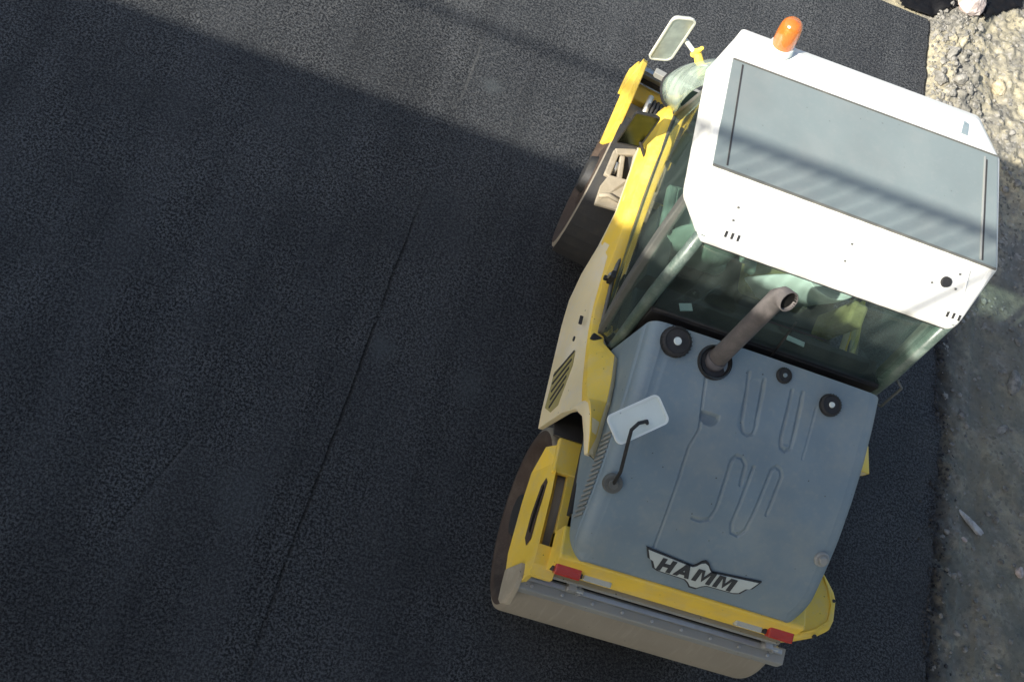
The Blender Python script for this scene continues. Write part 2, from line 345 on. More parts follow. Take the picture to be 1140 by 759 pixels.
# asphalt mat (a slab 7 cm thick, ragged right edge, far edge)
mb = MB(); yy = np.arange(-40, 4.70, .02); L = []
yy = yy[(yy > -4.2)]; yy = np.concatenate([[-200, -60, -20], yy])
ex = edge(yy) + .030 * fbm(yy, yy * 0, 5, 3, 2) + .012 * fbm(yy, yy * 0, 40, 2, 5)
ex[-3:] -= np.array([.0, .01, .02])
mb2 = MB()
top = [(x, y, 0) for x, y in zip(ex, yy)]; bot = [(x + .035, y, -.085) for x, y in zip(ex, yy)]
mb.loft([top, bot], closed=False, caps=False, smooth=False)
lx = np.arange(-9, 1.7, .03); fy_ = 4.76 + .02 * fbm(lx, lx * 0, 5, 3, 8)
fx = np.concatenate([[-200, -9.02], lx, [float(ex[-1]) - .05]]); fyy = np.concatenate([[4.76, 4.76], fy_, [4.765]])
# the mat runs on beyond the far cut at the left; only its right strip stops at the hollow
n = len(yy)
vs = [(x, y, 0) for x, y in zip(ex, yy)] + [(-200., y, 0) for y in yy]
mb.add(vs, [(i, i + 1, n + i + 1, n + i) for i in range(n - 1)], False)
mb.prism([(-200, float(yy[-1]), 0), (1.30, float(yy[-1]), 0), (1.22, 5.0, 0), (1.05, 6.2, 0), (1.1, 9, 0), (1.0, 200, 0), (-200, 200, 0)], (0, 0, -.085))
mb.add([(1.30, float(yy[-1]), 0), (float(ex[-1]), float(yy[-1]), 0), (float(ex[-1]), float(yy[-1]) + .02, -.085), (1.30, float(yy[-1]) + .02, -.085)], [(0, 1, 2, 3)])
road = mb.build('road', M_asph); tag(road, 'freshly laid dark asphalt mat with a long joint line', kind='structure')

# ------------------------------------------------------------------ rubble, stones
def rock_mesh(mb, c, r, seed, flat=.7, n=9, m=6, el=(1, 1)):
    rs = random.Random(seed); a = rs.random() * 6.28
    ks = [(rs.uniform(-1, 1), rs.uniform(-1, 1), rs.uniform(-1, 1), rs.uniform(.55, 1.)) for _ in range(7)]
    rings = []
    for j in range(m + 1):
        t = -PI / 2 + PI * j / m; ring = []
        for k in range(n):
            p = 2 * PI * k / n; d = Vector((math.cos(t) * math.cos(p), math.cos(t) * math.sin(p), math.sin(t)))
            rr = r
            for kx, ky, kz, kk in ks:
                q = Vector((kx, ky, kz)).normalized().dot(d)
                if q > kk: rr *= kk / q * .96
            rr *= 1 + rs.uniform(-.05, .05)
            v = Vector((d.x * el[0], d.y * el[1], d.z * flat)) * rr
            ring.append((c[0] + v.x * math.cos(a) - v.y * math.sin(a), c[1] + v.x * math.sin(a) + v.y * math.cos(a), c[2] + v.z))
        rings.append(ring)
    mb.loft(rings, caps=False)
def gz(x, y):
    i = np.searchsorted(ys, y); j = np.searchsorted(xs, x); return float(Z[min(i, len(ys) - 1), min(j, len(xs) - 1)])
rub = MB(); rr = random.Random(5)
for i in range(2200):
    y = rr.uniform(1.5, 6.5) if i % 4 else rr.uniform(-3.2, 2); e = float(edge(np.array(y))); x = e + .08 + abs(rr.gauss(0, .55))
    if x > 4.6: continue
    if y > 1.5 and i % 2: x = e + .05 + abs(rr.gauss(0, .28))
    r = min(.05, .009 + rr.expovariate(1 / .009)) * (1 if y > 1.5 else .8); rock_mesh(rub, (x, y, gz(x, y) + r * .2), r, i, .7, 6, 4)
o = rub.build('rubble', M_stg); tag(o, 'scattered small grey stones over the verge', kind='stuff')
rub = MB()
for i in range(2600):
    y = rr.uniform(-3.3, 3.0); e = float(edge(np.array(y))); x = e + rr.gauss(.05, .07) * rr.random() + .02 * math.sin(y * 7)
    r = min(.022, .004 + rr.expovariate(1 / .0042)); rock_mesh(rub, (x, y, max(gz(x, y), 0 if x < e else -1) + r * .3), r, i + 9000, .8, 5, 4)
o = rub.build('asphalt_crumbs', M_crumb); tag(o, 'loose black asphalt crumbs along the near road edge', kind='stuff')
rocks = [
 (1.74, 4.88, .085, .6, (1.4, .6), M_stb, 'flat beige stone at the far asphalt edge beside the dark hollow'),
 (2.56, 5.02, .17, .6, (1.0, .9), M_stp, 'pale pinkish stone between the two dark hollows at the top'),
 (2.42, 4.35, .11, .7, (1, .8), M_stg, 'large grey stone on the sunlit verge by the asphalt corner'),
 (2.30, 3.98, .09, .7, (1, .7), M_stg, 'grey angular stone touching the sunlit asphalt edge'),
 (2.52, 4.05, .07, .7, (1, .9), M_stg, 'small dark grey stone in the rubble ridge behind the cab roof'),
 (2.33, 3.66, .08, .7, (1.1, .8), M_stg, 'grey stone half hidden behind the white roof edge'),
 (3.02, 4.25, .10, .5, (1.3, .8), M_stb, 'flat sandy stone in the bright sand patch'),
 (3.27, 1.08, .085, .5, (1.6, .8), M_stg, 'pale grey stone in shade at the right frame edge, level with the hood'),
 (3.16, .62, .05, .5, (1.5, .7), M_stg, 'small flat grey stone in shade just below the stone at the right edge'),
 (3.36, -.55, .05, .6, (1, .8), M_stp, 'small pinkish stone right of the pale wooden shard'),
 (2.86, -.42, .022, .5, (1.4, .8), M_stp, 'tiny pale chip just below the wooden shard'),
]
for i, (x, y, r, fl, el, m, lab) in enumerate(rocks):
    mb = MB(); rock_mesh(mb, (0, 0, 0), r, 100 + i, fl, 14, 9, el); o = mb.build('stone', m)
    o.location = (x, y, gz(x, y) + r * fl * .35 if y < 4.8 or x > 2.4 else -.03); tag(o, lab, 'stone', 'stones lying on the verge')
mb = MB(); mb.loft([[(-.15, -.012, 0), (-.15, .012, .002), (-.148, .008, .012), (-.148, -.008, .012)], [(-.05, -.026, 0), (-.05, .024, 0), (-.05, .018, .022), (-.05, -.02, .02)],
 [(.08, -.034, 0), (.08, .03, 0), (.08, .024, .024), (.08, -.028, .026)], [(.15, -.02, 0), (.165, .018, 0), (.16, .014, .018), (.148, -.016, .016)]])
o = mb.build('wooden_shard', stone('weathered_wood', (.30, .29, .27), (.50, .49, .46)), bevel=.002); o.location = (2.93, -.27, gz(2.93, -.27) + .012); o.rotation_euler = (0, R(3), R(-32))
tag(o, 'pale weathered wooden shard lying on the shaded dirt verge', 'wood scrap')

# ------------------------------------------------------------------ bridge the picture is taken from (casts the big shadow)
br = empty('bridge', (0, -3.2, 0)); tag(br, 'concrete footbridge with slim green railing above the road', 'bridge')
MBR = Matrix.Translation((0, 3.2, 0))
MB().box((0, -6.6, 5.22), (44, 6.8, .58)).build('deck', M_conc, br, .02, M=MBR)
m = MB(); m.box((0, -3.30, 6.76), (44, .045, .040)); m.build('handrail', M_railm, br, .008, M=MBR); MB().box((0, -3.30, 5.545), (44, .03, .03)).build('bottom_rail', M_railm, br, M=MBR)
bal0 = MB().box((0, 0, 0), (.014, .014, 1.20)).build('baluster', M_railm, br); bal0.location = (-9.2, -.10, 6.2)
for i in range(1, 90):
    b = bal0.copy(); COL.objects.link(b); b.parent = br; b.location = (-9.2 + .125 * i, -.10, 6.2)
for i in range(-4, 5): MB().box((i * 2.0 + .9, -3.30, 6.12), (.028, .028, 1.24)).build('railing_post', M_railm, br, M=MBR)
m = MB()
for i in range(-100, 100):
    x = -9.2 + .125 * i
    if i < 0 or i >= 90: m.box((x, -3.30, 6.2), (.014, .014, 1.20))
tag(m.build('baluster_run', M_railm, br, M=MBR), kind='stuff')
for sx_ in (-17, 17): MB().box((sx_, -6.6, 2.42), (.9, 5.2, 5.0)).build('pier', M_conc, br, .04, M=MBR)

# ================================================================== ROAD ROLLER
RR = empty('road_roller'); tag(RR, 'yellow, grey and white tandem road roller with glass cab on the fresh asphalt', 'road roller')
DR = .60; DW = 1.68

def drum(parent_center, steer, rear):
    M = Matrix.Translation((parent_center[0], parent_center[1], 0)) @ Matrix.Rotation(R(steer), 4, 'Z')
    n = 96; rings = []
    prof = [(-DW / 2 + .0, DR - .03), (-DW / 2 + .012, DR - .004), (-DW / 2 + .03, DR), (DW / 2 - .03, DR), (DW / 2 - .012, DR - .004), (DW / 2, DR - .03)]
    for x, r in prof: rings.append([(x, r * math.cos(2 * PI * k / n), DR + r * math.sin(2 * PI * k / n)) for k in range(n)])
    d = MB().loft(rings, caps=False, smooth=True).build('drum', M_tread, RR, M=M)
    for s in (-1, 1):
        m = MB(); rg = []
        for x, r in [(DW / 2 - .001, DR - .028), (DW / 2 + .001, DR - .055), (DW / 2 - .004, DR - .10), (DW / 2 - .05, DR - .12), (DW / 2 - .055, .26), (DW / 2 - .02, .22), (DW / 2 - .02, .001)]:
            rg.append([(s * x, r * math.cos(2 * PI * k / n), DR + r * math.sin(2 * PI * k / n)) for k in range(n)])
        m.loft(rg, caps=False, smooth=True); m.build('drum_side', M_rust, d, M=M)
    # yoke: frame plates outside the drum + cross bumper
    sg = -1 if rear else 1
    oy = 0 if rear else .235
    def P(x, y, z): return (x, sg * (y + oy), z)
    def P0(x, y, z): return (x, sg * y, z)
    fr = MB()
    for s in (-1, 1):
        # outer face plate, slanted, follows the drum; y forward-of-yoke positive
        pts_hi = [(-.32, 1.22), (-.20, 1.27), (.0, 1.28), (.16, 1.27), (.30, 1.255), (.41, 1.23), (.47, 1.19)]
        pts_lo = [(-.30, 1.16), (-.19, .93), (-.02, .86), (.14, .83), (.30, .80), (.46, .78), (.585, .80)]
        out = [P(s * (.905), y, z) for y, z in pts_lo]; top = [P(s * (.835 + (0 if i < 5 else -.01)), y, z) for i, (y, z) in enumerate(pts_hi)]
        wid = .905 if s < 0 else .985
        if not rear: pts_lo = [(y * 1.0, 1.10 - .02 * i) for i, (y, z) in enumerate(pts_hi)]; wid = .90
        out = [P(s * (wid + (.0 if i < 5 else -.02)), y, z + (0 if s < 0 else .1)) for i, (y, z) in enumerate(pts_lo)]
        top = [P(s * ((.84 if s < 0 else .90) if rear else .865), y, z + (0 if s < 0 or not rear else .05)) for y, z in pts_hi]
        inn = [P(s * (.70 if rear else .825), y, z - .01) for y, z in pts_hi]
        ro = [[Vector(a), Vector(b), Vector(c), Vector(c) - Vector((0, 0, .05)), Vector(b) - Vector((s * .03, 0, .06)), Vector(a) - Vector((s * .03, 0, 0))] for a, b, c in zip(out, top, inn)]
        # slot: skip the middle of the top strip on the visible side by building it from two strips
        fr2 = MB(); fr2.loft([[r[0], r[1], r[4], r[5]] for r in ro])
        for r_ in ((ro[0:2], ro[4:7]) if rear else (ro,)): fr2.loft([[r[1], r[2], r[3], r[4]] for r in r_])
        k = ro[1:5]
        if rear: fr2.loft([[r[2] + Vector((s * .06, 0, .002)), r[2], r[3], r[3] + Vector((s * .06, 0, .002))] for r in k])
        if rear and s > 0:
            pl = [(.74, .335), (.74, -.12), (.84, -.20), (.90, -.10), (.975, -.02), (1.040, .06), (1.060, .11), (1.058, .24), (1.035, .30), (.96, .355), (.88, .39), (.80, .415), (.74, .43)]
            fr2 = MB(); cc = Vector((.86, .15, 0))
            def rg_(z, k): return [P(cc.x + (x - cc.x) * k, cc.y + (y - cc.y) * k, z) for x, y in pl]
            fr2.loft([rg_(1.02, .97), rg_(1.05, 1.0), rg_(1.20, 1.0), rg_(1.245, .96), rg_(1.26, .88)])
        a_ = fr2.build('yoke_arm', M_yellow, RR, bevel=.008, M=M)
        if rear and s < 0:
            def F(y, f): 
                zo = float(np.interp(y, [q_[0] for q_ in pts_lo], [q_[1] for q_ in pts_lo])); zt_ = float(np.interp(y, [q_[0] for q_ in pts_hi], [q_[1] for q_ in pts_hi]))
                return Vector(P(-(wid + .003 + (.84 - wid) * f), y, zo + (zt_ - zo) * f + .002))
            MB().prism([F(-.08, .80), F(-.11, .72), F(-.07, .60), (F(.10, .50)), F(.24, .50), F(.29, .60), F(.26, .70), F(.10, .72)], (-.004, 0, .001)).build('arm_slot', M_rust, a_, .002, M=M)
            MB().prism([F(-.05, .74), F(-.07, .70), F(.08, .60), F(.20, .58), F(.22, .64), F(.08, .68)], (-.007, 0, .001)).build('slot_opening_shade', M_holeshade, a_, M=M)
        # hub bearing
        MB().cyl(P0(s * .80, 0, DR), P0(s * .875, 0, DR), .16, .13, 28).build('hub', M_dark, RR, .006, M=M)
        if rear and s > 0:
            m = MB(); m.tube([P(.90, -.08, 1.262), P(.985, .06, 1.262), (P(1.015, .15, 1.262)), P(1.005, .25, 1.262), P(.93, .32, 1.262), P(.83, .37, 1.262)], .008, 8); m.build('corner_bead', M_yellow, a_, M=M)
            for x_, y_ in ((.93, .36), (1.03, .12)): MB().cyl(P(x_, y_, 1.24), P(x_, y_, 1.262), .011, n=10).build('corner_bolt', M_dark, a_, M=M)
        # lower unpainted end of the arm
        if rear and s > 0: continue
        m = MB(); lowr = [(.40, .80), (.50, .79), (.585, .80), (.615, .86)] ; up = [(.40, 1.10), (.48, 1.10), (.54, 1.06), (.62, .93)]
        m.prism([P(s * .90, y, z) for y, z in lowr] + [P(s * .88, y, z) for y, z in reversed(up)], (-s * .03, 0, 0)); m.build('arm_end', M_beige if rear else M_yellow, a_, .004, M=M)
    # bumper beam across
    y0 = .20; m = MB()
    sec = [(.20, 1.425), (.372, 1.455), (.392, 1.44), (.432, 1.26), (.425, 1.20), (.33, 1.16), (.20, 1.18)]
    bow = lambda x: 0
    if not rear: sec = [(y, z - .22) for y, z in [(.28, 1.20), (.40, 1.21), (.44, 1.19), (.45, 1.10), (.44, 1.05), (.36, 1.02), (.28, 1.04)]]
    rg = []
    for x in np.linspace(-.76 if rear else -.86, .76 if rear else .86, 9): rg.append([P(float(x), y + bow(x), z) for y, z in sec])
    m.loft(rg); bmp = m.build('bumper', M_yellow, RR, .012, M=M)
    m = MB(); m.box(P(0, .425, 1.165), (1.50, .05, .05)); m.build('bumper_lip', M_beam, bmp, .004, M=M)
    for s in (-1, 1):
        # lamp cluster
        m = MB(); hz = 0 if rear else -.40; m.box(P(s * .66, .398, 1.302 + hz), (.185, .085, .06), (sg * -15, 0, 0)); lh = m.build('lamp_housing', M_dark, bmp, .006, M=M)
        MB().box(P(s * .665, .425, 1.328 + hz), (.155, .070, .068), (sg * -15, 0, 0)).build('taillight' if rear else 'headlight', M_red if rear else M_clear, bmp, .010, 3, M=M)
        MB().box(P(s * .475, .42, 1.30 + hz), (.17, .045, .05), (sg * -15, 0, 0)).build('marker_lamp', M_clear, bmp, .008, 3, M=M)
    # spray / scraper beam
    m = MB(); m.prism([P(-.865, .44, 1.075), P(-.865, .535, 1.055), P(-.865, .545, .985), P(-.865, .445, 1.0)], (1.72, 0, 0)); bm_ = m.build('scraper_beam', M_beam, RR, .006, M=M)
    m = MB(); m.prism([P(-.84, .455, 1.082), P(-.84, .485, 1.080), P(-.84, .485, 1.094), P(-.84, .455, 1.096)], (1.66, 0, 0)); m.build('beam_edge', M_chrome, bm_, .003, M=M)
    m = MB()
    for i in range(9): MB().cyl(P(-.78 + .19 * i, .508, 1.055), P(-.78 + .19 * i, .508, 1.075), .009, n=8).build('beam_bolt', M_chrome, bm_, M=M)
    m = MB(); m.tube([P(-.80, .43, 1.02), P(.80, .43, 1.02)], .018); m.build('spray_pipe', M_black, bm_, M=M)
    for x in (-.56, .70):
        m = MB(); m.box(P(x, .452, 1.12), (.05, .07, .07)); m.box(P(x + .045, .47, 1.115), (.02, .05, .05)); m.cyl(P(x - .03, .47, 1.13), P(x + .07, .47, 1.13), .018, n=10); m.build('beam_bracket', M_chrome, bm_, .004, M=M)
    # motor, hoses between arm and hood
    m = MB()
    for k in range(5): m.tube([P(-.68 + .03 * k, .0, 1.05), P(-.69 + .03 * k, .10, 1.20 - .01 * k), P(-.68 + .028 * k, .24, 1.10)], .013, 8)
    m.box(P(-.64, .08, 1.05), (.14, .30, .12)); m.build('hydraulic_hose', M_black, RR, M=M)
    MB().cyl(P(-.70, .04, 1.17), P(-.70, .20, 1.17), .022, n=12).build('hydraulic_cylinder', M_chrome, RR, M=M)
    # cover plate over the inner end of the arm
    if rear:
        for s in (-1, 1): MB().box(P(s * .76, -.24, 1.245), (.20, .22, .05)).build('yoke_cover', M_yellow, RR, .012, M=M)
    # fender behind
    m = MB(); rg = []
    for a in np.linspace(R(20 if rear else -12), R(62 if rear else 100), 14):
        r0 = DR + (.14 if rear else .045); r1 = r0 + .015; fw = .90 if rear else .836
        rg.append([P0(-fw, -r0 * math.cos(a), DR + r0 * math.sin(a)), P0(fw, -r0 * math.cos(a), DR + r0 * math.sin(a)), P0(fw, -r1 * math.cos(a), DR + r1 * math.sin(a)), P0(-fw, -r1 * math.cos(a), DR + r1 * math.sin(a))])
    m.loft(rg, smooth=False); m.build('fender', M_fender if rear else M_dark, RR, M=M)
    return M
drum((0, -1.466), 0, True)
MF = drum((-.105, 1.05), -9.0, False)

# ---- chassis
m = MB()
m.prism([(-.72, -1.05, .42), (-.72, -.80, .30), (-.72, .45, .30), (-.72, .62, .48), (-.72, .62, 1.15), (-.72, -1.2, 1.2), (-.72, -1.2, .9)], (1.44, 0, 0))
ch = m.build('chassis', M_dark, RR, .02)
m = MB(); m.box((0, -1.3, 1.24), (1.36, 1.15, .10)); m.build('engine_deck', M_dark, ch, .01)

# ---- hood (real recessed grooves in the mesh)
YS = [-1.845, -1.80, -1.72, -1.55, -1.4, -1.2, -1.0, -.8, -.62]; ZS = [1.46, 1.535, 1.625, 1.75, 1.85, 1.95, 2.03, 2.09, 2.13]
yd = np.linspace(-1.845, -.62, 400); zd = np.interp(yd, YS, ZS)
ker = np.exp(-np.linspace(-2, 2, 41) ** 2); ker /= ker.sum(); zd = np.convolve(np.pad(zd, 20, 'edge', ), ker, 'valid'); zd[0] = 1.46
s_ = np.concatenate([[0], np.cumsum(np.hypot(np.diff(yd), np.diff(zd)))])
sl = np.linspace(0, s_[-1], 330); py = np.interp(sl, s_, yd); pz = np.interp(sl, s_, zd)
def T(y): return float(np.interp(y, yd, zd))
def Tn(y):
    a = (T(y + .02) - T(y - .02)) / .04; return Vector((0, -a, 1)).normalized()
# cross-section parameters
cs = []
for t in np.linspace(0, 1, 12)[:-1]: cs.append(('side', t))
xf = np.linspace(-.635, .635, 290)
rows_x = []; rows_z = []
HB = 1.44
for y, z in zip(py, pz):
    k = max(0., min(1., (-1.68 - y) / .165))
    w = .715 - .085 * (1 - math.sqrt(max(0., 1 - k * k)))        # rounded rear corners in plan
    rad = .08; h = max(0., z - rad - HB)
    ang = np.linspace(0, PI / 2, 10)
    fl = .045 * min(1, h / .4)
    lx_ = list(-(w + fl) + fl * np.linspace(0, 1, 10)); lz_ = list(HB + h * np.linspace(0, 1, 10))
    rd_ = min(rad, max(.001, z - HB))
    ax = list(-(w - rd_) - rd_ * np.cos(ang)); az = list(z - rd_ + rd_ * np.sin(ang))
    xi = np.linspace(-(w - rd_), w - rd_, 292)[1:-1]
    rows_x.append(np.array(lx_ + ax + list(xi) + [-a for a in ax[::-1]] + [-a for a in lx_[::-1]]))
    rows_z.append(np.array(lz_ + az + [z + .012 * (1 - (a / .7) ** 2) for a in xi] + az[::-1] + lz_[::-1]))
HX = np.array(rows_x); HZ = np.array(rows_z); HY = np.repeat(py[:, None], HX.shape[1], 1)
def seg_d(px_, py_, a, b):
    ax_, ay_ = a; bx, by = b; dx, dy = bx - ax_, by - ay_; t = np.clip(((px_ - ax_) * dx + (py_ - ay_) * dy) / (dx * dx + dy * dy + 1e-9), 0, 1)
    return np.hypot(px_ - ax_ - t * dx, py_ - ay_ - t * dy)
def poly_d(pts): return np.minimum.reduce([seg_d(HX, HY, a, b) for a, b in zip(pts[:-1], pts[1:])])
lines = [
 ([(-.337, -.84), (-.312, -1.0), (-.290, -1.10), (-.318, -1.20), (-.312, -1.4), (-.300, -1.70)], .0055, .010),
 ([(-.106, -.736), (-.072, -1.0), (-.05, -1.045), (-.02, -1.055), (.008, -1.04), (.012, -1.0), (-.010, -.748)], .0075, .011),
 ([(.163, -.754), (.170, -1.02), (.185, -1.06), (.215, -1.072), (.240, -1.05), (.242, -1.0), (.227, -.744)], .0075, .011),
 ([(.03, -1.30), (.02, -1.20), (-.01, -1.172), (-.045, -1.172), (-.063, -1.20), (-.055, -1.45), (-.068, -1.50), (-.11, -1.52), (-.16, -1.52)], .0075, .011),
 ([(.23, -1.40), (.240, -1.20), (.222, -1.170), (.195, -1.160), (.172, -1.185), (.158, -1.42), (.150, -1.50), (.12, -1.535), (.08, -1.53), (.06, -1.49), (.068, -1.2)], .0075, .011),
 ([(.325, -.80), (.325, -1.08)], .005, .005), ([(-.60, -.70), (-.615, -1.25)], .02, .004)]
for pts, wd, dp in lines:
    dd = poly_d(pts); HZ = HZ - dp * (1 - sstep(wd * .35, wd * 1.7, dd)) * (np.abs(HX) < .7)
# half-moon grip recess
q = np.hypot((HX + .255) / .058, (HY + 1.020) / .052); HZ -= .03 * (1 - sstep(.8, 1., q)) * (HY < -1.005)
# shallow pressed fields
for cx_, cy_, rx_, ry_ in [(-.045, -.9, .055, .15), (.20, -.9, .045, .15)]:
    q = ((np.abs((HX - cx_) / rx_)) ** 4 + (np.abs((HY - cy_) / ry_)) ** 4); HZ -= .006 * (1 - sstep(.6, 1., q))
HZ += .0025 * fbm(HX, HY, 3, 2, 40)
hood = grid_obj('hood', HX, HY, HZ, M_hood, RR)
# front and lower skirt
def skirt(j0): return [(float(HX[-1, j]), float(HY[-1, j]), float(HZ[-1, j])) for j in range(0, HX.shape[1], 6)]
a = skirt(0); m = MB(); m.loft([a, [(x, y + .006, max(HB - .02, z - .9)) for x, y, z in a]], closed=False, caps=False); m.build('hood_front', M_black, hood)
for s in (-1, 1): MB().loft([[(s * .75, y, 1.45), (s * .70, y, 1.45), (s * .70, y, 1.38), (s * .75, y, 1.38)] for y in (-.62, -1.6)]).build('hood_seal', M_black, hood)
# side grille ribs on the hood's left flank
for s in (-1, 1):
    m = MB()
    for i in range(17):
        y = -1.20 - .026 * i; zt = T(y) - .10; zb = HB
        def sx(z): h = T(y) - .08 - HB; return .715 + .045 * min(1, h / .4) * (1 - (z - HB) / max(h, .01)) + .004
        zb2 = max(HB + .01, zt - .12)
        m.prism([(s * sx(zt), y, zt), (s * sx(zt), y - .012, zt), (s * sx(zb2), y - .012, zb2), (s * sx(zb2), y, zb2)], (s * .006, 0, .003))
    m.build('side_grille', M_beam, hood, .002)
def on_hood(x, y, h=0.):
    n = Tn(y); return Vector((x, y, T(y) + .012 * (1 - (x / .7) ** 2))) + n * h, n
def cap(x, y, r, name, h=.03, mat=M_black, knob=None):
    p, n = on_hood(x, y, -.004); m = MB()
    m.cyl(p, p + n * h, r, r * .93, 28); m.cyl(p + n * h, p + n * (h + .004), r * .93, r * .80, 28, caps=(False, False)); m.cyl(p + n * (h + .004), p + n * (h - .006), r * .78, r * .70, 28, caps=(False, True))
    for k in range(24):
        a = k * PI / 12; u = n.orthogonal().normalized(); w = n.cross(u); q = p + n * (h * .5) + (u * math.cos(a) + w * math.sin(a)) * r * .97
        m.cyl(q - n * h * .45, q + n * h * .45, r * .035, n=6)
    o = m.build(name, mat, hood)
    if knob: 
        k2 = MB(); k2.cyl(p + n * (h - .008), p + n * (h + .010), r * .30, r * .22, 16); k2.build(name + '_centre', knob, o)
    return o
cap(-.554, -.706, .088, 'air_intake_cap', .04, M_black, M_plastic)
cap(.094, -.692, .046, 'filler_cap', .02, M_black, M_hood)
cap(.398, -.765, .064, 'filler_cap', .03, M_black, M_plastic)
p, n = on_hood(.633, -1.522, 0); m = MB(); m.cyl(p, p + n * .02, .045, .04, 20); m.cyl(p + n * .02, p + n * .04, .026, .022, 16); m.build('hood_latch', M_beam, hood, .003)
p, n = on_hood(-.65, -1.475, -.01); m = MB(); m.cyl(p, p + n * .03, .058, .052, 24); m.cyl(p + n * .03, p + n * .045, .03, .028, 16); mbase = m.build('mirror_base', M_post, hood, .003)
# rear-left work mirror on its bent rod
m = MB(); m.tube([p + n * .03, (-.665, -1.45, 1.95), (-.735, -1.37, 2.20), (-.745, -1.325, 2.245), (-.715, -1.28, 2.25), (-.67, -1.25, 2.235), (-.655, -1.245, 2.20)], .010, 10); m.build('mirror_rod', M_black, RR)
def mirror(c, ux, uy, w, h, rad, name, frame_m, face_m, th=.025, rim=.012):
    ux = Vector(ux).normalized(); uy = (Vector(uy) - ux * ux.dot(Vector(uy))).normalized(); nn = ux.cross(uy); c = Vector(c)
    def ring(W, H, r, off):
        P = []
        for cx_, cy_, a0 in ((W / 2 - r, H / 2 - r, 0), (-W / 2 + r, H / 2 - r, 90), (-W / 2 + r, -H / 2 + r, 180), (W / 2 - r, -H / 2 + r, 270)):
            for k in range(7):
                a = R(a0 + 15 * k); P.append(c + ux * (cx_ + r * math.cos(a)) + uy * (cy_ + r * math.sin(a)) + nn * off)
        return P
    m = MB(); rg = [ring(w - .03, h - .03, rad * .7, -th), ring(w, h, rad, -th * .35), ring(w, h, rad, 0.002), ring(w - rim * 2, h - rim * 2, max(.01, rad - rim), .002), ring(w - rim * 2, h - rim * 2, max(.01, rad - rim), -.006)]
    m.loft(rg, smooth=False); o = m.build(name, frame_m, RR)
    f = MB(); f.add(ring(w - rim * 2 - .001, h - rim * 2 - .001, max(.01, rad - rim), -.003), [tuple(range(28))]); f.build('mirror_face', face_m, o)
    return o
# lying mirror: corners back-projected onto the hood side
mirror((-.705, -1.24, 2.20), (.235, .20, .02), (-.10, .14, .03), .32, .165, .035, 'rear_mirror', M_rim2, M_skyface, .03, .012)
# tall white-rimmed mirror at the front left and its arm
mirror((-.915, 1.305, 2.08), (1, .34, 0), (0, -.0, 1), .165, .42, .045, 'side_mirror', M_rim, M_mirror, .03, .012)
m = MB(); m.tube([(-.70, 1.22, 2.04), (-.74, 1.30, 2.05), (-.82, 1.36, 2.06), (-.90, 1.35, 2.07)], .016, 10); m.build('mirror_arm', M_rim, RR)
m = MB(); m.cyl((-.66, 1.14, 2.05), (-.74, 1.32, 2.06), .035, .025, 14); m.cyl((-.75, 1.30, 2.03), (-.73, 1.28, 2.14), .02, .012, 12); m.build('mirror_bracket', M_yellow, RR, .004)
mirror((-.925, .80, 1.775), (1, .16, 0), (0, 0, 1), .165, .35, .02, 'side_mirror', M_black, M_mirrord, .03, .008)
m = MB(); m.tube([(-.80, .74, 1.62), (-.88, .84, 1.66), (-.92, .84, 1.72)], .012, 8); m.build('mirror_arm', M_black, RR)

# ---- exhaust
pb, nb = on_hood(-.312, -.745, -.01)
m = MB(); m.cyl(pb, pb + nb * .035, .100, .094, 32, caps=(True, False)); m.cyl(pb + nb * .035, pb + nb * .01, .086, .080, 32, caps=(False, True)); boot = m.build('exhaust_boot', M_black, RR, .003)
EP = Vector((-.262, -.575, 2.68)); e0 = Vector((-.312, -.745, 2.06))
path = [e0, e0.lerp(EP, .3), e0.lerp(EP, .7), EP, EP + Vector((.008, -.010, .040)), EP + Vector((.030, -.045, .070))]
m = MB(); m.tube(path, [.050, .049, .049, .050, .051, .053], 28, cap=False); ex_ = m.build('exhaust_pipe', M_pipe, RR, solid=.006)
m = MB(); m.tube([e0, e0.lerp(EP, .12)], [.064, .058], 28); m.build('pipe_collar', M_pipe, ex_)
tip = path[-1]; dr = (path[-1] - path[-2]).normalized(); m = MB(); m.cyl(tip - dr * .022, tip - dr * .001, .0490, .0500, n=24, caps=(True, False)); m.build('pipe_mouth_shade', M_holeshade, ex_)

# ---- emblem
def emb_pt(u, v, h):       # u, v in crop pixels of the emblem study, mapped to the hood skin
    x = (u - 375) * .00145; s = (v - 0) * .0021; i0 = np.interp(-1.728, py, sl); ss = i0 - s
    y = float(np.interp(ss, sl, py)); z = float(np.interp(ss, sl, pz)); nn = Tn(y)
    return Vector((x, y, z + .012 * (1 - (x / .7) ** 2))) + nn * h
# unrotated emblem coordinates: width 440, height ~70
wing = [(150, -8), (340, 4), (352, -2), (366, -13), (380, -17), (394, -13), (408, -2), (420, 4), (610, -8), (590, 16), (574, 20), (556, 38), (535, 43), (425, 45), (408, 52), (394, 62), (366, 62), (352, 52), (335, 45), (225, 43), (204, 38), (186, 20), (170, 16)]
def emb_poly(mb, poly, h0, h1):
    import mathutils
    P0 = [emb_pt(u, v, h0) for u, v in poly]; P1 = [emb_pt(u, v, h1) for u, v in poly]; n = len(poly)
    tri = mathutils.geometry.tessellate_polygon([[Vector((u, v, 0)) for u, v in poly]])
    mb.add(P0 + P1, [tuple(n + i for i in t) for t in tri] + [(i, (i + 1) % n, n + (i + 1) % n, n + i) for i in range(n)])
cxw = 380
big = [(cxw + (u - cxw) * 1.05, 22 + (v - 22) * 1.18) for u, v in wing]
m = MB(); emb_poly(m, big, -.01, .010); em = m.build('emblem_border', M_blacklet, hood)
m = MB(); emb_poly(m, wing, .009, .014); m.build('emblem_wing', M_emb, hood)
